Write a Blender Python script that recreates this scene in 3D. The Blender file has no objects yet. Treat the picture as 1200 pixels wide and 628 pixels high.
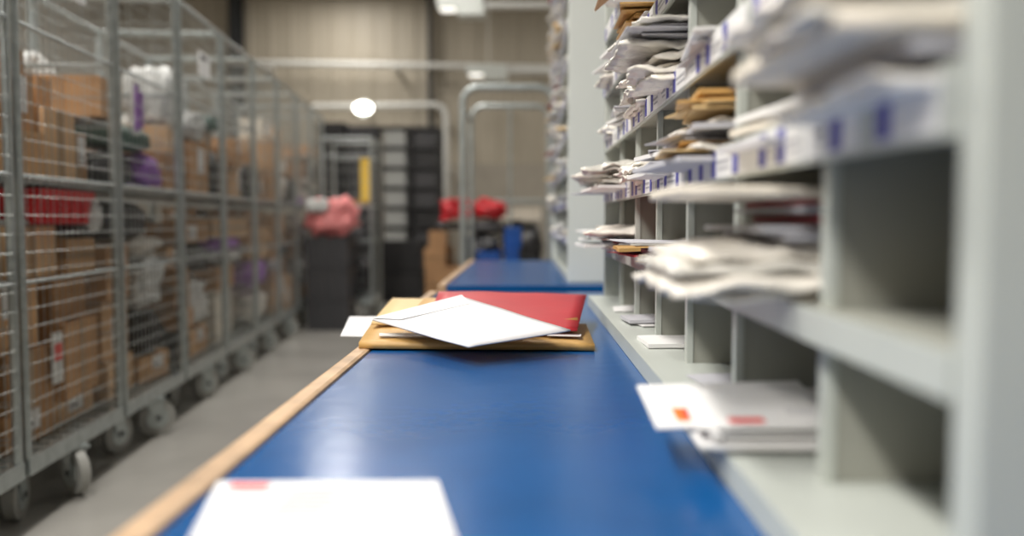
import bpy, math, random
from mathutils import Vector, Matrix, noise, Euler
scene=bpy.context.scene
try:
    scene.view_settings.view_transform='Standard'
except Exception: pass

# ---------------------------------------------------------------- materials
MATS={}
def mat(name,col,rough=0.6,metal=0.0,var=0.0,vscale=6.0,bump=0.0,bscale=60.0,emit=0.0,trans=0.0,coat=0.0,spec=None,col2=None):
    if name in MATS: return MATS[name]
    m=bpy.data.materials.new(name); m.use_nodes=True
    nt=m.node_tree; b=nt.nodes['Principled BSDF']
    b.inputs['Base Color'].default_value=(*col,1)
    b.inputs['Roughness'].default_value=rough
    b.inputs['Metallic'].default_value=metal
    if spec is not None: b.inputs['Specular IOR Level'].default_value=spec
    if coat: b.inputs['Coat Weight'].default_value=coat
    if trans: b.inputs['Transmission Weight'].default_value=trans
    if emit:
        b.inputs['Emission Color'].default_value=(*col,1); b.inputs['Emission Strength'].default_value=emit
    tc=nt.nodes.new('ShaderNodeTexCoord')
    if var or col2:
        n=nt.nodes.new('ShaderNodeTexNoise'); n.inputs['Scale'].default_value=vscale; n.inputs['Detail'].default_value=5
        r=nt.nodes.new('ShaderNodeValToRGB')
        c2=col2 if col2 else tuple(max(0,c*(1-var)) for c in col)
        c1=col if col2 else tuple(min(1,c*(1+var)) for c in col)
        r.color_ramp.elements[0].color=(*c2,1); r.color_ramp.elements[1].color=(*c1,1)
        r.color_ramp.elements[0].position=.3; r.color_ramp.elements[1].position=.7
        nt.links.new(tc.outputs['Object'],n.inputs['Vector']); nt.links.new(n.outputs['Fac'],r.inputs['Fac'])
        nt.links.new(r.outputs['Color'],b.inputs['Base Color'])
    if bump:
        n2=nt.nodes.new('ShaderNodeTexNoise'); n2.inputs['Scale'].default_value=bscale; n2.inputs['Detail'].default_value=4
        bp=nt.nodes.new('ShaderNodeBump'); bp.inputs['Strength'].default_value=bump; bp.inputs['Distance'].default_value=.01
        nt.links.new(tc.outputs['Object'],n2.inputs['Vector']); nt.links.new(n2.outputs['Fac'],bp.inputs['Height'])
        nt.links.new(bp.outputs['Normal'],b.inputs['Normal'])
    MATS[name]=m; return m
BLUE=mat('blue_vinyl',(.003,.074,.245),.23,var=.10,vscale=5,bump=.05,bscale=30,spec=.32)
WOOD=mat('beech_edge',(.44,.29,.17),.5,var=.25,vscale=14)
STEEL=mat('galvanised_steel',(.42,.46,.46),.38,metal=.7,var=.15,vscale=20)
WIRE=mat('wire_zinc',(.40,.42,.41),.4,metal=.6)
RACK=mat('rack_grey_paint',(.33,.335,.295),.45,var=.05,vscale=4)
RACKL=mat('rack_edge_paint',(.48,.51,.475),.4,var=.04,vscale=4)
WHITEP=mat('white_panel',(.76,.80,.77),.4)
PAPER=mat('white_paper',(.78,.775,.77),.55,var=.03,vscale=10)
PAPERT=mat('white_bond_paper',(.66,.66,.685),.55,var=.02,vscale=10)
PAPERB=mat('grey_paper',(.50,.50,.54),.6,var=.05)
CREAM=mat('cream_paper',(.76,.70,.60),.6,var=.06)
KRAFT=mat('kraft_paper',(.52,.31,.10),.5,var=.08,vscale=9,bump=.12,bscale=40)
KRAFT2=mat('light_kraft_paper',(.66,.47,.23),.55,var=.08)
REDP=mat('red_paper',(.42,.02,.03),.5,var=.08,vscale=8,bump=.05,bscale=50)
MAROON=mat('maroon_paper',(.24,.02,.03),.5)
POLY=mat('clear_polythene',(.80,.76,.69),.25,var=.14,vscale=28,bump=.4,bscale=45,spec=.6)
POLYG=mat('frosted_polythene',(.62,.60,.55),.25,var=.2,vscale=25,bump=.45,bscale=40,spec=.6)
CARD=[mat('cardboard_%d'%i,c,.75,var=.12,vscale=5) for i,c in enumerate([(.50,.285,.14),(.58,.35,.18),(.38,.21,.10),(.64,.42,.24),(.44,.25,.12)])]
TAPE=mat('parcel_tape',(.36,.23,.12),.3)
LABEL=mat('shipping_label',(.78,.78,.78),.5)
INK=mat('black_ink',(.03,.03,.04),.5)
INKG=mat('grey_ink',(.40,.40,.43),.6)
PURP=mat('purple_label',(.07,.07,.36),.5)
ORANGE=mat('orange_logo',(.85,.18,.02),.5)
REDL=mat('red_logo',(.72,.04,.03),.5)
BLACKP=mat('black_plastic',(.018,.018,.02),.4)
DKGREY=mat('dark_grey_plastic',(.05,.05,.055),.5)
GREYTRAY=mat('grey_tray',(.36,.37,.36),.5)
REDPL=mat('red_plastic',(.62,.015,.02),.35)
REDBAG=mat('red_sack',(.50,.012,.02),.5,var=.35,vscale=15,bump=.5,bscale=15)
PINK=mat('pink_bag',(.85,.27,.27),.4,var=.25,vscale=12,bump=.5,bscale=15)
BLUEPL=mat('blue_plastic',(.008,.08,.36),.35)
BLKBAG=mat('black_bag',(.02,.02,.025),.25,bump=.6,bscale=20)
WHTBAG=mat('white_bag',(.66,.67,.66),.3,var=.15,vscale=15,bump=.6,bscale=20)
LILAC=mat('lilac_bag',(.38,.16,.58),.4,var=.1,vscale=10)
GRNBAG=mat('green_bag',(.05,.12,.10),.4)
YEL=mat('yellow_card',(.80,.55,.08),.5)
RUBBER=mat('grey_rubber',(.30,.30,.28),.6)
DARKST=mat('dark_steel',(.025,.027,.03),.5)
FLOORM=mat('concrete_floor',(.34,.33,.305),.25,col2=(.25,.242,.225),vscale=1.3,bump=.03,bscale=20)
CLAD=mat('wall_cladding',(.41,.365,.29),.55,var=.08,vscale=.8)
CLADD=mat('wall_lower',(.36,.325,.27),.6,var=.05)
PLAST=mat('wall_plaster',(.46,.43,.38),.7,var=.04)
CEILM=mat('ceiling_sheet',(.60,.59,.56),.7)
PIPE=mat('white_pipe',(.64,.64,.61),.4)
LAMP=mat('lamp_lens',(1.0,.98,.9),.4,emit=9)
TUBE=mat('tube_glow',(1.0,.97,.9),.4,emit=1.2)

# ---------------------------------------------------------------- mesh builder
class MB:
    def __init__(s): s.v=[];s.f=[];s.m=[];s.mats=[]; s.sm=[]
    def mi(s,m):
        if m not in s.mats: s.mats.append(m)
        return s.mats.index(m)
    def add(s,vs,fs,m,smooth=False):
        o=len(s.v); s.v+= [tuple(v) for v in vs]; k=s.mi(m)
        for f in fs: s.f.append(tuple(i+o for i in f)); s.m.append(k); s.sm.append(smooth)
    def box(s,x0,x1,y0,y1,z0,z1,m,M=None):
        vs=[Vector(p) for p in [(x0,y0,z0),(x1,y0,z0),(x1,y1,z0),(x0,y1,z0),(x0,y0,z1),(x1,y0,z1),(x1,y1,z1),(x0,y1,z1)]]
        if M: vs=[M@v for v in vs]
        s.add(vs,[(0,3,2,1),(4,5,6,7),(0,1,5,4),(1,2,6,5),(2,3,7,6),(3,0,4,7)],m)
    def cyl(s,p,q,r,m,n=8,smooth=True,r2=None):
        p=Vector(p);q=Vector(q);d=(q-p).normalized(); r2=r if r2 is None else r2
        a=d.orthogonal().normalized(); b=d.cross(a)
        vs=[];
        for i in range(n):
            t=2*math.pi*(i+.5)/n; o=a*math.cos(t)+b*math.sin(t)
            vs.append(p+o*r); vs.append(q+o*r2)
        fs=[(2*i,2*((i+1)%n),2*((i+1)%n)+1,2*i+1) for i in range(n)]
        s.add(vs,fs,m,smooth and n>4)
        s.add(vs[0::2],[tuple(range(n))[::-1]],m); s.add(vs[1::2],[tuple(range(n))],m)
    def path(s,pts,r,m,n=8):
        for a,b in zip(pts[:-1],pts[1:]): s.cyl(a,b,r,m,n)
    def sheet(s,c,th,m,bend=0.0,bulge=0.0,n=8,ns=0.0,seed=0,nf=3.0,droop=0.0):
        c=[Vector(p) for p in c]; top=[];bot=[]
        N=(c[1]-c[0]).cross(c[3]-c[0]).normalized()
        if N.z<0: N=-N
        for j in range(n+1):
            for i in range(n+1):
                u=i/n;v=j/n
                p=c[0]*(1-u)*(1-v)+c[1]*u*(1-v)+c[2]*u*v+c[3]*(1-u)*v
                p=p+Vector((0,0,bend*math.sin(math.pi*u)-droop*(1-u)**3))
                if ns:
                    p=p+Vector((0,0,ns*noise.noise(Vector((u*nf+seed,v*nf,seed*1.7)))))
                    if nf>4:
                        p=p+Vector((ns*.8*noise.noise(Vector((u*nf,v*nf+seed,9.1))),ns*.8*noise.noise(Vector((u*nf,v*nf,seed+4.3))),0))
                k=(math.sin(math.pi*u)*math.sin(math.pi*v))**.4 if bulge and 0<u<1 and 0<v<1 else 0
                if k and nf>4: k*=1+.5*noise.noise(Vector((u*nf*1.4,v*nf*1.4,seed)))
                bot.append(p); top.append(p+N*(th+bulge*k))
        W=n+1; vs=bot+top; o=W*W; fs=[]
        for j in range(n):
            for i in range(n):
                a=j*W+i; fs.append((a,a+W,a+W+1,a+1)); fs.append((o+a,o+a+1,o+a+W+1,o+a+W))
        for i in range(n):
            a=i; fs.append((a,a+1,o+a+1,o+a)); a=n*W+i; fs.append((a+1,a,o+a,o+a+1))
            a=i*W; fs.append((a+W,a,o+a,o+a+W)); a=i*W+n; fs.append((a,a+W,o+a+W,o+a))
        s.add(vs,fs,m,bulge>0)
    def env(s,cx,cy,z,lx,ly,rz,th,m,tx=0,ty=0,bend=0,ns=0,seed=0,bulge=0,n=5,droop=0):
        R=Euler((tx,ty,rz)).to_matrix()
        c=[Vector((cx,cy,z))+R@Vector(p) for p in [(-lx/2,-ly/2,0),(lx/2,-ly/2,0),(lx/2,ly/2,0),(-lx/2,ly/2,0)]]
        s.sheet(c,th,m,bend=bend,ns=ns,seed=seed,bulge=bulge,n=n,droop=droop)
        return c
    def bag(s,cx,cy,cz,sx,sy,sz,m,seed=0,amp=.12,rz=0,e=.6,n=14,fq=3.0):
        vs=[];fs=[];R=Matrix.Rotation(rz,3,'Z'); nu=n*2
        def sp(v,p): return math.copysign(abs(v)**p,v)
        for j in range(n+1):
            ph=-math.pi/2+math.pi*j/n
            for i in range(nu):
                t=2*math.pi*i/nu
                d=Vector((sp(math.cos(ph),e)*sp(math.cos(t),e),sp(math.cos(ph),e)*sp(math.sin(t),e),sp(math.sin(ph),e)))
                q=Vector((math.cos(ph)*math.cos(t),math.cos(ph)*math.sin(t),math.sin(ph)))
                k=1+amp*(noise.noise(q*fq+Vector((seed*3.1,seed,0)))+.5*noise.noise(q*fq*2.7+Vector((seed,0,seed))))-amp*.6
                d=d*k; vs.append(Vector((cx,cy,cz))+R@Vector((d.x*sx/2,d.y*sy/2,d.z*sz/2)))
        for j in range(n):
            for i in range(nu):
                a=j*nu+i;b=j*nu+(i+1)%nu; fs.append((a,b,b+nu,a+nu))
        s.add(vs,fs,m,True)
    def build(s,name,parent=None,bevel=0,M=None):
        me=bpy.data.meshes.new(name); me.from_pydata(s.v,[],s.f)
        for m in s.mats: me.materials.append(m)
        for p,k,sm in zip(me.polygons,s.m,s.sm): p.material_index=k; p.use_smooth=sm
        me.update(); ob=bpy.data.objects.new(name,me); scene.collection.objects.link(ob)
        if parent: ob.parent=parent
        if M: ob.matrix_world=M
        if bevel:
            bv=ob.modifiers.new('bevel','BEVEL'); bv.width=bevel; bv.segments=2; bv.limit_method='ANGLE'
        return ob
def empty(name,loc=(0,0,0),rz=0):
    e=bpy.data.objects.new(name,None); scene.collection.objects.link(e); e.location=loc; e.rotation_euler=(0,0,rz); e.empty_display_size=.1
    return e

# ---------------------------------------------------------------- room
X0,X1,Y0,Y1,ZC=-6.5,4.5,-3.0,14.0,5.6
b=MB(); b.box(X0-.2,X1+.2,Y0-.2,Y1+.2,-.2,0,FLOORM); b.build('floor')
b=MB(); b.box(X0-.2,X1+.2,Y0-.2,Y1+.2,ZC,ZC+.2,CEILM); b.build('ceiling')
b=MB(); b.box(X0,X1,Y1,Y1+.2,0,ZC,CLAD)
x=X0+.1
while x<X1-.1:
    b.add([(x,Y1,1.9),(x+.02,Y1-.016,1.9),(x+.06,Y1-.016,1.9),(x+.08,Y1,1.9),(x,Y1,ZC),(x+.02,Y1-.016,ZC),(x+.06,Y1-.016,ZC),(x+.08,Y1,ZC)],[(0,1,5,4),(1,2,6,5),(2,3,7,6)],CLAD)
    x+=.33
b.box(X0,X1,Y1-.03,Y1,0,1.9,CLADD)
b.build('wall_back')
b=MB(); b.box(X0-.2,X0,Y0,Y1,0,ZC,PLAST); b.build('wall_left')
b=MB(); b.box(X1,X1+.2,Y0,Y1,0,ZC,PLAST); b.build('wall_right')
b=MB(); b.box(X0,X1,Y0-.2,Y0,0,ZC,PLAST); b.build('wall_front')
for cx,w in ((-4.55,.18),(-1.47,.05)):
    b=MB(); b.box(cx-w/2,cx+w/2,Y1-.26,Y1-.24,0,ZC-.002,DARKST); b.box(cx-w/2,cx+w/2,Y1-.08,Y1-.06,0,ZC-.002,DARKST); b.box(cx-.01,cx+.01,Y1-.24,Y1-.08,0,ZC-.002,DARKST); b.build('steel_column')
b=MB()
yy=Y1-.35
b.cyl((-4.6,yy,3.47),(2.5,yy,3.34),.045,PIPE,10)
for px in (-4.0,-2,0,2): b.box(px-.02,px+.02,yy,Y1-.04,3.36,3.44,PIPE)
b.build('wall_pipe')
b=MB()
b.path([(-3.3,yy,2.78),(-1.35,yy,2.80),(-1.27,yy,2.77),(-1.22,yy,2.70),(-1.2,yy,2.6),(-1.2,yy,.1)],.045,PIPE,10)
for pz in (.6,1.8,2.5): b.box(-1.23,-1.17,yy,Y1-.04,pz-.02,pz+.02,PIPE)
b.build('drain_pipe')
def bracket_lamp(px,py,pz,L):
    e=empty('suspended_luminaire',(px,py,pz))
    b=MB(); b.box(-.30,.25,-.12,.12,0,.13,WHITEP); b.box(-.06,.27,-.14,.14,-.10,0.0,WHITEP); b.box(-.27,-.08,-.08,.08,-.03,0,TUBE)
    b.build('housing',e,bevel=.02)
    b=MB(); b.cyl((.2,0,.04),(L,0,.04),.045,PIPE,10); b.cyl((.0,0,.12),(.0,0,ZC-pz-.004),.006,PIPE,6); b.cyl((L-.1,0,.04),(L-.1,0,ZC-pz-.004),.006,PIPE,6); b.build('conduit',e)
bracket_lamp(-.72,10.5,3.53,1.6)
bracket_lamp(-.48,12.3,3.05,1.6)
e=empty('bulkhead_lamp',(-2.45,13.35,2.72))
b=MB(); b.bag(0,0,0,.29,.16,.17,LAMP,amp=0,e=1.0); b.build('lens',e)
b=MB(); b.cyl((0,.06,0),(0,.12,0),.12,WHITEP,20); b.cyl((0,.12,0),(0,.61,0),.02,PIPE,8); b.build('mount',e)

def strip_light(px,py,pz,power,sx=.35,sy=1.8,col=(1,.96,.90)):
    e=empty('ceiling_strip_light',(px,py,pz))
    b=MB(); b.box(-sx/2-.03,sx/2+.03,-sy/2-.03,sy/2+.03,.02,.10,WHITEP)
    for q in (-sy/3,sy/3): b.cyl((0,q,.1),(0,q,ZC-pz-.004),.008,PIPE,6)
    b.build('housing',e)
    l=bpy.data.lights.new('strip','AREA'); l.shape='RECTANGLE'; l.size=sx; l.size_y=sy; l.energy=power; l.color=col
    lo=bpy.data.objects.new('strip',l); scene.collection.objects.link(lo); lo.parent=e; lo.location=(0,0,0)
for (px,py,pw,pz) in ((-1.35,1.0,105,3.7),(-1.35,4.6,108,4.55),(-1.1,8.0,95,4.55),(-4.2,2.5,90,4.55),(-4.2,6.5,90,4.55),(-2.7,12.3,75,4.55),(2.6,11.5,80,4.55),(-1.3,-1.7,150,3.2)):  # last one, low behind the camera, is added fill to brighten the rack faces
    strip_light(px,py,pz,pw)

# ---------------------------------------------------------------- tables
ZT=.74
def table(y0,y1,x1=.62):
    e=empty('sorting_table',(0,0,0))
    b=MB(); b.box(-.302,x1,y0,y1,ZT-.03,ZT,BLUE); b.build('top',e,bevel=.004)
    b=MB(); b.box(-.337,-.302,y0,y1,ZT-.035,ZT+.004,WOOD); b.build('edge_trim',e,bevel=.008)
    b=MB(); b.box(-.29,x1-.02,y0+.002,y0+.02,ZT-.13,ZT-.03,BLUEPL); b.box(-.29,x1-.02,y1-.02,y1-.002,ZT-.13,ZT-.03,BLUEPL)
    b.box(-.29,-.27,y0+.02,y1-.02,ZT-.10,ZT-.03,STEEL); b.box(x1-.04,x1-.02,y0+.02,y1-.02,ZT-.10,ZT-.03,STEEL)
    for yy in (y0+.05,(y0+y1)/2,y1-.09):
        for xx in (-.29,x1-.06): b.box(xx,xx+.04,yy,yy+.04,0,ZT-.03,STEEL)
        b.box(-.25,x1-.06,yy+.01,yy+.03,.15,.18,STEEL)
    b.build('frame',e)
table(-.4,3.1); table(3.42,5.55)

# ---------------------------------------------------------------- sorting racks
SH=[(.755,.77),(.905,.923),(1.06,1.072),(1.212,1.224),(1.375,1.387),(1.535,1.547),(1.69,1.702)]
def rack(y0,y1,xf,divs,zs,top,xb=.60,panelmat=RACKL,labels=(2,3,4,5),deckx=.0):
    e=empty('mail_sorting_rack',(0,0,0))
    b=MB()
    b.box(xf,xb,y0-.03,y0,ZT+.001,top,panelmat); b.box(xf,xb,y1,y1+.03,ZT+.001,top,panelmat)
    b.box(xb-.012,xb,y0,y1,ZT+.001,top,RACK); b.box(xf,xb,y0,y1,top-.02,top,RACKL)
    b.build('end_panels',e,bevel=.003)
    b=MB()
    for i,(za,zb) in enumerate(zs):
        f=xf-deckx if i==0 else xf
        if i==0:
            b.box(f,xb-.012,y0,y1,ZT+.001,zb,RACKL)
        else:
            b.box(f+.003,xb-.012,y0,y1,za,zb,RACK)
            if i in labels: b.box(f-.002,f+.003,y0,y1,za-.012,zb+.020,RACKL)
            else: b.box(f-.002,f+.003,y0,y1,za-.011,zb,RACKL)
    b.build('shelves',e)
    b=MB()
    for d in divs:
        for i in range(len(zs)):
            z0=zs[i][1]; z1=zs[i+1][0] if i+1<len(zs) else top-.02
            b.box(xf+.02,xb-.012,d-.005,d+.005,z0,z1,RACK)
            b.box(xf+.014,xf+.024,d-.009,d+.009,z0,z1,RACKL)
    b.build('dividers',e)
    b=MB(); rnd=random.Random(5)
    for i in labels:
        if i>=len(zs): continue
        za,zb=zs[i]; y=y0+.02
        while y<y1-.08:
            w=rnd.choice((.06,.075,.09,.11))
            b.box(xf-.0035,xf-.002,y,y+w,za-.008,zb+.017,LABEL)
            if rnd.random()<.85: b.box(xf-.0042,xf-.0035,y+w-.026,y+w-.003,za-.006,zb+.015,PURP)
            if rnd.random()<.7:
                b.box(xf-.0042,xf-.0035,y+.008,y+w-.03,za+.010,za+.014,INKG); b.box(xf-.0042,xf-.0035,y+.008,y+w-.04,za+.002,za+.005,INKG)
            y+=w+rnd.choice((.003,.006,.03))
    b.build('label_strips',e)
    return e
D1=[.755,1.07,1.385,1.70,2.015,2.33]
YE=2.62
rack(.50,YE,.25,D1,SH,1.87,deckx=.05)
SH2=[(.755,.77)]+[(.77+.15*k-.015,.77+.15*k) for k in range(1,12)]
D2=[3.6+.32*k for k in range(1,6)]
rack(3.60,5.52,.19,D2,SH2,2.62,xb=.58,panelmat=WHITEP,labels=tuple(range(1,12)))

def pile(b,y0,y1,xf,zb,h,over,kinds,seed,lx=(.22,.33),ly=(.16,.24),xb=.58,tilt=.05,base=0.0,droopy=1.0):
    r=random.Random(seed); z=zb+.001; cy=(y0+y1)/2; W=(y1-y0)-.03; first=True
    while z<zb+h:
        k=r.choice(kinds); L=r.uniform(*lx); w=min(W,r.uniform(*ly)); ov=over*r.uniform(-.2,1.0)+base
        cx=xf-ov+L/2
        if cx+L/2>xb-.02: cx=xb-.02-L/2
        yy=cy+r.uniform(-1,1)*max(0,(W-w)/2); rz=r.uniform(-.22,.22)
        ty=r.uniform(-.02,tilt)
        if first: ty=0
        if k in (POLY,POLYG):
            th=r.uniform(.010,.020); fx=r.uniform(-.02,.03); fx2=r.uniform(-.02,.03)
            b.sheet([(cx-L/2+fx,yy-w/2,z+.004),(cx+L/2,yy-w/2,z),(cx+L/2,yy+w/2,z),(cx-L/2+fx2,yy+w/2,z+.004)],th*.3,k,bulge=th*.8,ns=.011,seed=r.random()*50,n=18,nf=8.0,droop=(0 if first else droopy*r.uniform(0,.010)))
            z+=th*.9
        else:
            th=r.choice((.0012,.002,.004,.007))
            b.env(cx,yy,z,L,w,rz*.8,th,k,ty=ty*.5,bend=r.uniform(-.001,.003),ns=.0015,seed=r.random()*30,tx=r.uniform(-.02,.02),droop=(0 if first else droopy*r.uniform(0,.004)))
            z+=th+r.uniform(.002,.005)
        first=False
    return z
COL={'w':PAPER,'g':PAPERB,'c':CREAM,'k':KRAFT,'l':KRAFT2,'p':POLY,'q':POLYG,'r':REDP,'m':MAROON}
bounds=[.50]+D1+[YE]
piles=[
 (0,3,.06,.03,'cwp',2,0),
 (1,2,.045,.04,'wgcgpg',3,-.01),
 (2,2,.100,.05,'gglpgkwl',5,.02),
 (3,2,.05,.04,'pwg',7,.01),(4,2,.045,.05,'wpgp',9,.015),
 (5,2,.065,.06,'pgqw',11,.04),(6,2,.06,.07,'pqpg',41,.03),
 (2,3,.03,.02,'wg',6,0),(3,3,.11,.05,'ppgpq',8,.04),
 (4,3,.07,.05,'pwpq',10,.01),(5,3,.05,.03,'wpg',12,0),(6,3,.05,.03,'wpg',42,0),
 (2,1,.040,.04,'wppg',15,.04),(3,1,.040,.05,'mwlcg',16,.03),(4,1,.030,.05,'lkmgr',17,.02),(5,1,.055,.07,'wgpmp',18,.03),(6,1,.06,.06,'wcpg',43,.03),
 (2,0,.006,.0,'gw',19,0),(3,0,.006,.03,'ww',20,0),(4,0,.012,.03,'wwg',21,0),(5,0,.008,.02,'w',22,0),
 (1,4,.08,.06,'wcp',30,0),(3,4,.08,.06,'wcp',24,.02),(4,4,.05,.06,'kpw',25,0),(5,4,.06,.05,'wwp',26,0),(6,4,.05,.03,'wwp',44,0),
 (3,5,.06,.05,'wwc',27,0),(5,5,.05,.06,'kpw',29,0),
]
for (c,s,h,ov,kd,sd,bs) in piles:
    b=MB(); ya,yb=bounds[c]+.006,bounds[c+1]-.006
    kw={}
    if s==0: kw=dict(lx=(.16,.22),ly=(.11,.14))
    z=pile(b,ya,yb,.25,SH[s][1],h,ov,[COL[q] for q in kd],sd,base=bs,**kw)
    b.build('letter_pile')
def mailers(lst,z,cy0,seed,name='mailer_pile'):
    b=MB(); r=random.Random(seed); zs=z
    for (L,w,ov,k,th,dy) in lst:
        cx=.25-ov+L/2; cy=cy0+dy
        if k in (POLY,POLYG):
            b.sheet([(cx-L/2+r.uniform(0,.03),cy-w/2,z),(cx+L/2,cy-w/2,z),(cx+L/2,cy+w/2,z),(cx-L/2+r.uniform(0,.03),cy+w/2,z)],.004,k,bulge=th,ns=.009,nf=7,n=20,seed=r.random()*40,droop=r.uniform(0,.006) if z>zs+.005 else 0)
            z+=th*.85
        else:
            b.env(cx,cy,z+.003,L,w,r.uniform(-.05,.05),th,k,ty=.015,ns=.001,bulge=.003 if k is CREAM else 0,n=8); z+=th+.003
    b.build(name)
mailers([(.30,.24,.09,POLY,.016,.01),(.31,.25,.12,POLY,.018,-.005),(.30,.24,.135,POLYG,.014,.0),(.28,.24,.10,POLY,.014,.02),(.24,.22,.01,PAPERB,.004,0),(.25,.22,.03,PAPERB,.005,.01),(.24,.21,-.02,MAROON,.008,-.01),(.25,.22,.0,PAPERB,.004,-.01),(.24,.21,-.01,REDP,.004,0),(.30,.23,.10,CREAM,.010,.005)],.924,.91,4)
mailers([(.29,.22,.03,PAPER,.006,0),(.30,.22,.05,POLY,.014,.005),(.28,.22,.02,PAPERB,.008,0),(.30,.22,.07,CREAM,.012,.0),(.31,.22,.085,POLYG,.016,0),(.29,.21,.06,CREAM,.008,.01),(.30,.22,.10,POLY,.014,0),(.28,.22,.05,CREAM,.010,.005)],1.074,.628,9)
b=MB(); b.sheet([(.17,1.76,1.50),(.45,1.76,1.50),(.45,1.98,1.505),(.17,1.98,1.505)],.012,CARD[1]); b.sheet([(.165,1.74,1.47),(.20,1.74,1.50),(.20,1.98,1.50),(.165,1.98,1.47)],.004,CARD[3])
b.build('cardboard_mailer')
b=MB(); z=.7715
for i,(cx,cy,rz) in enumerate([(.30,.90,.02),(.285,.885,-.03),(.31,.90,.01)]):
    b.env(cx,cy,z,.22,.115,rz,.003,PAPER,ns=.001,seed=i,bend=.001); z+=.005
tx=.13
for i,(cx,cy,rz) in enumerate([(.295,.895,.03),(.285,.90,-.04),(.30,.89,.01)]):
    b.env(cx,cy,z+.008,.22,.115,rz,.002,PAPER,tx=tx,ns=.001,seed=i+9,bend=.001); z+=.0045
M=Matrix.Translation((.30,.89,z+.0055))@Euler((tx,0,.01)).to_matrix().to_4x4()
b.box(-.095,-.060,-.046,-.034,0,.0014,REDL,M); b.box(.075,.098,.010,.045,0,.0014,REDL,M); b.box(-.03,.04,-.01,-.008,0,.0014,INKG,M); b.box(-.03,.03,-.02,-.018,0,.0014,INKG,M)
b.build('letter_stack')
b=MB()
M=Matrix.Translation((.236,.945,.7965))@Euler((.22,-.02,.06)).to_matrix().to_4x4()
c=[M@Vector(p) for p in [(-.10,-.055,0),(.09,-.055,0),(.09,.055,0),(-.10,.055,0)]]
b.sheet(c,.002,PAPER,ns=.0008)
b.box(-.075,-.045,-.042,-.010,.0018,.003,ORANGE,M); b.box(-.066,-.056,-.036,-.016,.003,.0034,REDL,M)
b.build('logo_letter')
b=MB(); b2=[3.6]+D2+[5.52]; rr=random.Random(77)
for c in range(6):
    for s in range(1,12):
        ks=rr.choice(['wwg','pqw','cwl','wpc','wmw']); pile(b,b2[c]+.006,b2[c+1]-.006,.19,SH2[s][1],rr.uniform(.02,.075),rr.uniform(.01,.06),[COL[q] for q in ks],rr.random(),xb=.56)
b.build('sorted_mail')

# ---------------------------------------------------------------- envelopes on the table
b=MB(); b.sheet([(-.404,1.9,.741),(-.20,1.87,.741),(-.16,2.29,.741),(-.46,2.28,.741)],.002,PAPERT); b.build('letter_envelope')
b=MB()
b.sheet([(-.325,1.70,.7445),(.143,1.69,.742),(.152,2.04,.742),(-.365,2.12,.7445)],.012,KRAFT,bulge=.008,n=14,ns=.002,seed=4)
b.sheet([(-.29,1.735,.7645),(-.185,1.732,.7655),(-.185,1.76,.766),(-.295,1.765,.7655)],.0012,LABEL,n=2)
b.sheet([(.05,1.74,.7645),(.118,1.738,.7635),(.122,1.765,.764),(.06,1.77,.765)],.0012,LABEL,n=2)
b.build('padded_envelope')
b=MB(); b.sheet([(-.335,1.90,.767),(.02,1.88,.767),(.03,2.30,.780),(-.352,2.33,.782)],.006,KRAFT2,bulge=.005,n=10); b.build('padded_envelope')
b=MB(); b.sheet([(-.25,1.86,.779),(.12,1.85,.776),(.13,2.18,.785),(-.25,2.20,.791)],.010,KRAFT,bulge=.004,n=10)
b.build('padded_envelope')
b=MB(); b.sheet([(-.20,1.76,.780),(.112,1.75,.774),(.165,2.20,.808),(-.21,2.17,.818)],.003,REDP,bulge=.0015,n=12,ns=.003,seed=2)
b.build('red_envelope')
b=MB()
B_,R_,L_,T_=Vector((-.095,1.51,.774)),Vector((.092,1.628,.789)),Vector((-.3125,1.786,.790)),Vector((-.134,1.904,.828))
b.sheet([B_,R_,T_,L_],.003,PAPERT,bulge=.0025,n=14,ns=.0015,seed=8)
up=Vector((0,0,.0055))
b.sheet([L_+up,T_+up,T_+(R_-T_)*.20-(T_-L_)*.12+up,L_+(B_-L_)*.20+(T_-L_)*.12+up],.0007,PAPERT,n=6)
b.build('white_envelope')
b=MB()
c=[(-.268,.675,.7412),(-.052,.678,.7412),(-.083,.838,.7412),(-.300,.832,.7412)]
b.sheet(c,.0022,PAPERT,n=6)
M=Matrix.Translation((-.30,.832,.7436))
b.box(.018,.055,-.024,-.008,0,.0005,REDL,M)
for k in range(7): b.box(.080,.080+.065-.010*(k%3),-.030-.012*k,-.026-.012*k,0,.0004,INKG,M)
b.box(.03,.07,-.034,-.032,0,.0004,INKG,M)
b.build('letter_envelope')

# ---------------------------------------------------------------- roll cages
def parcel(b,x0,x1,y0,y1,z0,z1,m,rnd,rot=.05):
    M=Matrix.Translation(((x0+x1)/2,(y0+y1)/2,z0))@Matrix.Rotation(rnd.uniform(-rot,rot),4,'Z')
    hx,hy,h=(x1-x0)/2-.010,(y1-y0)/2-.010,z1-z0-.002
    b.box(-hx,hx,-hy,hy,0,h,m,M)
    q=rnd.random()
    if q<.35: b.box(-hx-.001,hx+.001,-.022,.022,0,h+.001,TAPE,M)
    elif q<.5: b.box(-hx,hx+.001,-hy,hy,h*.5-.012,h*.5+.012,TAPE,M)
    if rnd.random()<.55:
        yy=rnd.uniform(-hy*.7,hy*.3); zz=h*rnd.uniform(.1,.5)
        b.box(hx,hx+.003,yy,yy+min(.12,hy*.7),zz,min(h-.01,zz+.14),LABEL,M)
        b.box(hx+.003,hx+.004,yy+.01,yy+min(.07,hy*.4),zz+.02,zz+.028,INK,M)
    b.box(-hx,hx,-.0015,.0015,h,h+.002,INK,M)
    if rnd.random()<.3: b.box(-hx*.4,hx*.4,-hy-.002,-hy,h*.3,h*.7,LABEL,M)
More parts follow.
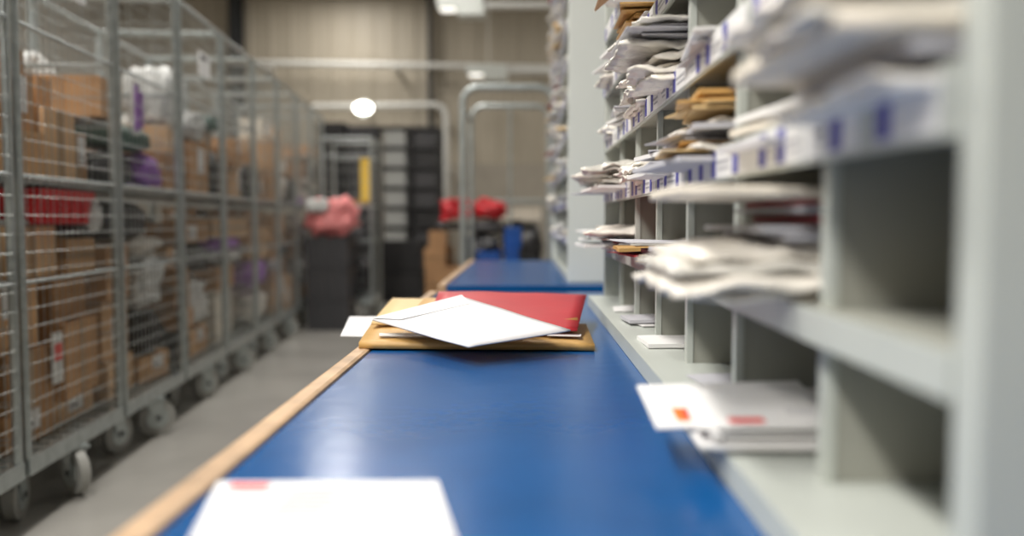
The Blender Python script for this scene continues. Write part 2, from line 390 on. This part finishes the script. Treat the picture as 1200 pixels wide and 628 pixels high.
BAGS=[WHTBAG,BLKBAG,POLYG,DKGREY,GRNBAG,WHTBAG,WHTBAG,BLKBAG,PAPERB,POLY,LILAC,WHTBAG]
BOXM=CARD+CARD+[PAPERB,CREAM]
def fill(b,x0,x1,y0,y1,z0,z1,rnd,pb=.2):
    n=rnd.choice((1,2,2,3)); cuts=[y0]+([y0+(y1-y0)*rnd.uniform(.35,.65)] if n==2 else [])+([y0+(y1-y0)*rnd.uniform(.25,.35),y0+(y1-y0)*rnd.uniform(.6,.7)] if n==3 else [])+[y1]
    for a,c in zip(cuts[:-1],cuts[1:]):
        z=z0; top=z1*rnd.uniform(.84,1.0)
        while z<top-.09:
            h=min(top-z,rnd.uniform(.08,.32))
            if rnd.random()<pb: b.bag((x0+x1)/2,(a+c)/2,z+h/2,(x1-x0),(c-a)*.97,h*1.05,rnd.choice(BAGS),seed=rnd.random()*40,amp=.25)
            else: parcel(b,x0+rnd.uniform(0,.05),x1-rnd.uniform(0,.08),a+rnd.uniform(0,.03),c-rnd.uniform(0,.04),z,z+h,rnd.choice(BOXM),rnd,rot=.10)
            z+=h
def cage(loc,rz,L=.80,W=.72,H=2.11,seed=0,custom=None,pb=.2,card=False,content=True,front=True,name='roll_cage'):
    e=empty(name,loc,rz); rnd=random.Random(seed)
    t=.014; b=MB()
    cor=[(-t,t),(-t,L-t),(-W+t,t),(-W+t,L-t)]
    for (x,y) in cor: b.cyl((x,y,.20),(x,y,H),t,STEEL,8)
    for y in (t,L-t): b.cyl((-t,y,H-.012),(-W+t,y,H-.012),t,STEEL,8)
    b.cyl((-W+t,t,H-.012),(-W+t,L-t,H-.012),t,STEEL,8)
    b.cyl((-t,t,H-.012),(-t,L-t,H-.012),t*.9,STEEL,8)
    b.box(-W,0,0,.03,.18,.235,STEEL); b.box(-W,0,L-.03,L,.18,.235,STEEL); b.box(-.03,0,.03,L-.03,.18,.235,STEEL); b.box(-W,-W+.03,.03,L-.03,.18,.235,STEEL)
    for k in range(8): b.box(-W+.03,-.03,.06+k*(L-.12)/8,.06+k*(L-.12)/8+.05,.205,.232,STEEL)
    if H>1.7:
        for z in (.80,1.14,1.62):
            if front: b.cyl((-.008,t,z),(-.008,L-t,z),.007,STEEL,6)
            for y in (t,L-t): b.cyl((-t,y,z),(-W+t,y,z),.006,STEEL,6)
        b.box(-W+.02,-.03,.03,L-.03,1.118,1.134,STEEL)
    b.build('frame',e)
    b=MB(); r=.0015
    ny=int(L/.045); nz=int((H-.28)/.058)
    for k in range(1,ny):
        y=L*k/ny
        if front: b.cyl((-.006,y,.235),(-.006,y,H-.01),r,WIRE,4)
        if k%2: b.cyl((-W+.006,y,.235),(-W+.006,y,H-.01),r,WIRE,4)
    for k in range(1,nz):
        z=.235+(H-.25)*k/nz
        if front: b.cyl((-.003,t,z),(-.003,L-t,z),r,WIRE,4)
        b.cyl((-W+.003,t,z),(-W+.003,L-t,z),r,WIRE,4)
        if k%2: 
            for y in (t,L-t): b.cyl((-t,y,z),(-W+t,y,z),r,WIRE,4)
    nx=int(W/.12)
    for k in range(1,nx):
        for y in (t,L-t): b.cyl((-W*k/nx,y,.235),(-W*k/nx,y,H-.01),r,WIRE,4)
    b.build('wire_mesh',e)
    b=MB()
    for (x,y,o) in ((-.045,min(.40,L-.12),1),(-.10,.09,0),(-W+.09,.12,0),(-W+.09,L-.12,0)):
        a=rnd.uniform(-.6,.6); M=Matrix.Translation((x,y,0))@Matrix.Rotation(a,4,'Z')
        if o: M=Matrix.Translation((x,y,0))@Matrix.Rotation(rnd.choice((-.7,-.9,-.5,-2.3)),4,'Z')
        def q(p): return M@Vector(p)
        b.cyl(q((-.018,.03,.084)),q((.018,.03,.084)),.084,RUBBER,20)
        b.cyl(q((-.022,.03,.084)),q((.022,.03,.084)),.050,STEEL,16); b.cyl(q((-.032,.03,.084)),q((.032,.03,.084)),.012,DARKST,8)
        for sx in (-.028,.024): b.add([q((sx,-.03,.168)),q((sx,.06,.168)),q((sx,.045,.065)),q((sx,.015,.065)),q((sx+.004,-.03,.168)),q((sx+.004,.06,.168)),q((sx+.004,.045,.065)),q((sx+.004,.015,.065))],[(0,1,2,3),(7,6,5,4),(0,4,5,1),(1,5,6,2),(2,6,7,3),(3,7,4,0)],STEEL)
        b.box(-.045,.045,-.045,.055,.168,.18,STEEL,M)
    b.build('casters',e)
    if card:
        b=MB(); M=Matrix.Translation((.004,L*.5,H-.33))@Matrix.Rotation(rnd.uniform(-.05,.1),4,'X')
        b.box(0,.004,-.11,.11,0,.13,LABEL,M); b.box(.004,.005,-.08,.05,.09,.11,INK,M); b.build('document_card',e)
    if content:
        b=MB()
        if custom: custom(b,rnd,L,W)
        else:
            fill(b,-.36,-.04,.05,L-.05,.236,1.09,rnd,pb*.7); fill(b,-W+.04,-.37,.05,L-.05,.236,1.09,rnd,.1)
            hh=rnd.uniform(1.45,1.95)
            fill(b,-.36,-.05,.05,L-.05,1.136,hh,rnd,pb+.05); fill(b,-W+.04,-.37,.05,L-.05,1.136,1.7,rnd,.3)
        b.build('parcels',e)
    return e
def crate(b,x0,x1,y0,y1,z0,z1,m,t=.012,ins=.02):
    xo=[x0+ins,x1-ins];yo=[y0+ins,y1-ins]
    bot=[(xo[0],yo[0],z0),(xo[1],yo[0],z0),(xo[1],yo[1],z0),(xo[0],yo[1],z0)]
    top=[(x0+.008,y0+.008,z1),(x1-.008,y0+.008,z1),(x1-.008,y1-.008,z1),(x0+.008,y1-.008,z1)]
    it=[(x0+t+.008,y0+t+.008,z1),(x1-t-.008,y0+t+.008,z1),(x1-t-.008,y1-t-.008,z1),(x0+t+.008,y1-t-.008,z1)]
    ib=[(xo[0]+t,yo[0]+t,z0+t),(xo[1]-t,yo[0]+t,z0+t),(xo[1]-t,yo[1]-t,z0+t),(xo[0]+t,yo[1]-t,z0+t)]
    b.add(bot+top+it+ib,[(3,2,1,0),(0,1,5,4),(1,2,6,5),(2,3,7,6),(3,0,4,7),(4,5,9,8),(5,6,10,9),(6,7,11,10),(7,4,8,11),(9,13,12,8),(10,14,13,9),(11,15,14,10),(8,12,15,11),(12,13,14,15)],m)
    b.box(x0,x1,y0,y0+t,z1-.03,z1,m); b.box(x0,x1,y1-t,y1,z1-.03,z1,m); b.box(x0,x0+t,y0,y1,z1-.03,z1,m); b.box(x1-t,x1,y0,y1,z1-.03,z1,m)
    n=max(2,int((y1-y0)/.09))
    for k in range(1,n):
        yy=y0+(y1-y0)*k/n; b.box(x1-ins-.002,x1-.004,yy-.004,yy+.004,z0+.01,z1-.03,m); b.box(x0+.004,x0+ins,yy-.004,yy+.004,z0+.01,z1-.03,m)
    n=max(2,int((x1-x0)/.09))
    for k in range(1,n):
        xx=x0+(x1-x0)*k/n; b.box(xx-.004,xx+.004,y0+.004,y0+ins,z0+.01,z1-.03,m)
def c1(b,r,L,W):
    F=-.05
    for (a,c,z0,z1,m) in [(.03,.40,.236,.36,0),(.04,.36,.36,.56,2),(.02,.30,.56,.80,1),(.42,.77,.236,.34,3),(.38,.74,.34,.62,0),(.44,.77,.62,.80,4),(.03,.48,.802,.98,3),(.50,.77,.80,.93,1)]:
        parcel(b,-.37+r.uniform(0,.05),F-r.uniform(0,.07),a,c,z0,z1,CARD[m],r,rot=.10)
    b.box(F-.01,F,.30,.37,.42,.60,WHTBAG); b.box(F,F+.002,.31,.36,.50,.56,REDL)
    b.bag(-.2,.6,.96,.3,.3,.05,BLKBAG,seed=2); b.bag(-.2,.2,.992,.3,.3,.02,WHTBAG,seed=2)
    crate(b,-.34,F+.03,.16,.62,.985,1.105,REDPL)
    b.bag(-.12,.70,1.02,.18,.12,.15,WHTBAG,seed=7)
    for (a,c,z0,z1,m) in [(.03,.30,1.136,1.30,1),(.02,.33,1.30,1.50,0),(.36,.58,1.136,1.40,3),(.60,.77,1.136,1.34,2),(.10,.30,1.50,1.58,2),(.40,.56,1.40,1.52,0)]:
        parcel(b,-.37,F-r.uniform(0,.08),a,c,z0,z1,CARD[m],r,rot=.12)
    fill(b,-W+.04,-.38,.05,L-.05,.236,1.09,r,.1); fill(b,-W+.04,-.38,.05,L-.05,1.136,1.8,r,.2)
def c2(b,r,L,W):
    F=-.05
    for (a,c,z0,z1,m) in [(.03,.40,.236,.40,3),(.42,.77,.236,.36,1),(.03,.36,.40,.66,1),(.03,.33,.66,.9,0)]:
        parcel(b,-.37,F-r.uniform(0,.06),a,c,z0,z1,CARD[m],r,rot=.10)
    b.bag(-.2,.58,.47,.32,.38,.24,BLKBAG,seed=3,amp=.25); b.bag(-.19,.56,.70,.33,.42,.28,WHTBAG,seed=5,amp=.35,n=20,fq=4); b.bag(-.2,.55,.88,.32,.40,.12,POLY,seed=6,amp=.3)
    b.bag(-.2,.30,1.0,.32,.45,.18,DKGREY,seed=8)
    b.bag(-.2,.25,1.22,.3,.4,.18,BLKBAG,seed=9,amp=.3); b.bag(-.19,.6,1.23,.3,.34,.18,LILAC,seed=10,amp=.3); b.bag(-.2,.4,1.37,.3,.5,.12,GRNBAG,seed=11)
    b.box(-.06,-.05,.34,.37,1.40,1.60,LILAC); b.box(-.06,-.05,.40,.43,1.42,1.58,LILAC); b.box(-.07,-.06,.33,.44,1.38,1.62,WHTBAG); parcel(b,-.37,-.09,.06,.30,1.43,1.60,CARD[0],r)
    fill(b,-W+.04,-.38,.05,L-.05,.236,1.09,r,.3); fill(b,-W+.04,-.38,.05,L-.05,1.136,1.85,r,.3)
ang=math.atan(.085)
for k in range(9):
    D=1.87+.83*k
    cage((-1.345-.085*D,D,0),ang,seed=20+k,custom={1:c1,2:c2}.get(k),card=(k in (1,3)),pb=.34)

def c3(b,r,L,W):
    b.bag(-.25,.25,.45,.42,.42,.42,BLKBAG,seed=31); b.bag(-.22,.25,.83,.42,.42,.34,DKGREY,seed=32)
    parcel(b,-.46,-.08,.1,.45,1.136,1.2,CARD[2],r)
    b.box(-.13,-.03,.08,.10,1.18,1.60,YEL)
cage((-1.45,8.35,0),0,L=.55,W=.50,H=1.8,seed=90,custom=c3)
b2_=MB()
for z in (0,.28,.56): crate(b2_,-1.96,-1.56,7.72,8.12,z,z+.277,DKGREY)
b2_.build('crate_stack')
b=MB(); b.bag(0,0,0,.54,.44,.40,PINK,seed=4,amp=.35); b.bag(-.1,-.15,.10,.25,.2,.14,WHTBAG,seed=4,amp=.3)
o=b.build('pink_parcel_bag'); o.location=(-1.74,7.92,1.03)

# ---------------------------------------------------------------- background
e=empty('tubular_trolley',(0,0,0)); b=MB()
def arch(y,xa,xb,zt,r):
    R=.12; pts=[(xa,y,.22)]
    for k in range(7):
        t=math.pi/2*k/6; pts.append((xa+R-R*math.cos(t),y,zt-R+R*math.sin(t)))
    for k in range(7):
        t=math.pi/2*k/6; pts.append((xb-R+R*math.sin(t),y,zt-R+R*math.cos(t)))
    pts.append((xb,y,.22)); b.path(pts,r,STEEL,10)
arch(6.7,-.46,.24,2.02,.026); arch(7.8,-.46,.24,2.02,.022)
for z in (.6,1.1,1.88):
    b.cyl((-.46,6.7,z),(-.46,7.8,z),.012,STEEL,6); b.cyl((.24,6.7,z),(.24,7.8,z),.012,STEEL,6)
b.cyl((-.11,7.8,.25),(-.11,7.8,2.0),.012,STEEL,6)
b.box(-.50,.28,6.66,7.84,.17,.22,STEEL)
for x in (-.4,.18):
    for y in (6.8,7.7):
        b.cyl((x-.02,y,.08),(x+.02,y,.08),.08,RUBBER,16); b.box(x-.03,x-.024,y-.03,y+.03,.07,.17,STEEL); b.box(x+.024,x+.03,y-.03,y+.03,.07,.17,STEEL)
b.build('tube_frame',e)
b=MB()
for k in range(4): crate(b,-.15,-.02+.02*(k%2),6.95,7.4,.222+.18*k,.222+.18*(k+1)-.002,BLUEPL)
crate(b,-.38,-.17,6.95,7.4,.222,.45,BLUEPL); crate(b,-.38,-.17,6.95,7.4,.452,.74,BLUEPL)
b.bag(-.27,7.17,.79,.16,.3,.12,DKGREY,seed=2,amp=.3)
b.build('blue_crates',e)
def crate_col(x0,x1,y0,y1,n,h,m,name='crate_stack',z0=0):
    b=MB()
    for k in range(n): crate(b,x0,x1,y0,y1,z0+k*h,z0+(k+1)*h-.004,m,ins=.03)
    b.build(name)
crate_col(-2.75,-2.36,11.5,12.0,9,.255,BLACKP); crate_col(-2.34,-1.93,11.5,12.0,9,.25,DKGREY)
e=empty('tray_rack',(0,0,0)); b=MB()
for xa in (-1.90,-1.50,-1.14): 
    for ya in (11.4,11.9): b.box(xa,xa+.05,ya,ya+.05,0,2.22,BLACKP)
for k in range(9):
    b.box(-1.90,-1.09,11.4,11.95,.10+.262*k,.13+.262*k,BLACKP)
b.box(-1.90,-1.09,11.93,11.95,.1,2.22,BLACKP)
b.build('frame',e,bevel=.004)
b=MB()
for k in range(8): crate(b,-1.82,-1.53,11.37,11.85,.132+.262*k,.132+.262*k+.20,GREYTRAY,ins=.012)
for k in range(8): crate(b,-1.43,-1.15,11.40,11.85,.132+.262*k,.132+.262*k+.19,DKGREY if k%3 else BLACKP,ins=.012)
b.build('trays',e)
b=MB(); crate(b,-1.85,-1.20,10.4,10.95,0,.36,BLACKP,ins=.05); crate(b,-1.85,-1.20,10.4,10.95,.362,.74,BLACKP,ins=.05); b.build('storage_tub')
e=empty('parcel_pallet',(0,0,0)); b=MB()
for y in (9.0,9.35,9.7): b.box(-1.05,-.15,y,y+.09,0,.10,WOOD)
for k in range(7): b.box(-1.05+.13*k,-.96+.13*k,9.0,9.79,.10,.125,WOOD)
b.build('pallet',e); b=MB(); rnd=random.Random(9)
for (x0,x1,z0,z1,m) in [(-1.03,-.6,.127,.5,2),(-.59,-.18,.127,.45,0),(-1.03,-.78,.5,.70,2),(-1.0,-.80,.70,.88,2)]:
    parcel(b,x0,x1,9.03,9.75,z0,z1,CARD[m],rnd)
b.bag(-.45,9.4,.66,.5,.6,.42,BLKBAG,seed=3,amp=.3); b.bag(-.75,9.4,.93,.45,.4,.08,BLKBAG,seed=13); b.bag(-.4,9.4,.92,.42,.5,.16,DKGREY,seed=3)
b.build('parcels',e)
b=MB(); b.bag(-.70,9.25,1.11,.46,.45,.27,REDBAG,seed=23,amp=.45,e=.6,fq=2.2); b.build('red_mail_sack')
b=MB(); b.bag(-.36,9.3,1.11,.46,.4,.24,REDBAG,seed=17,amp=.45,e=.6,fq=2.2); b.build('red_mail_sack')
def c4(b,r,L,W): 
    b.bag(-.36,.4,.66,.6,.6,.74,BLKBAG,seed=61,amp=.3); parcel(b,-.6,-.1,.1,.6,1.0,1.16,CREAM,r)
cage((.35,10.6,0),0,L=.8,W=.72,H=1.25,seed=71,custom=c4)
cage((1.25,9.6,0),0,seed=75)
# ---------------------------------------------------------------- camera
cam=bpy.data.cameras.new('camera'); co=bpy.data.objects.new('camera',cam); scene.collection.objects.link(co)
co.location=(0,0,1.0); co.rotation_euler=(math.radians(90-3.2),0,math.radians(.68))
cam.sensor_width=36; cam.lens=30.3; cam.clip_start=.02
cam.dof.use_dof=True; cam.dof.focus_distance=1.66; cam.dof.aperture_fstop=1.4
scene.camera=co
w=bpy.data.worlds.new('world'); scene.world=w; w.use_nodes=True; w.node_tree.nodes['Background'].inputs[0].default_value=(.5,.5,.5,1); w.node_tree.nodes['Background'].inputs[1].default_value=.3
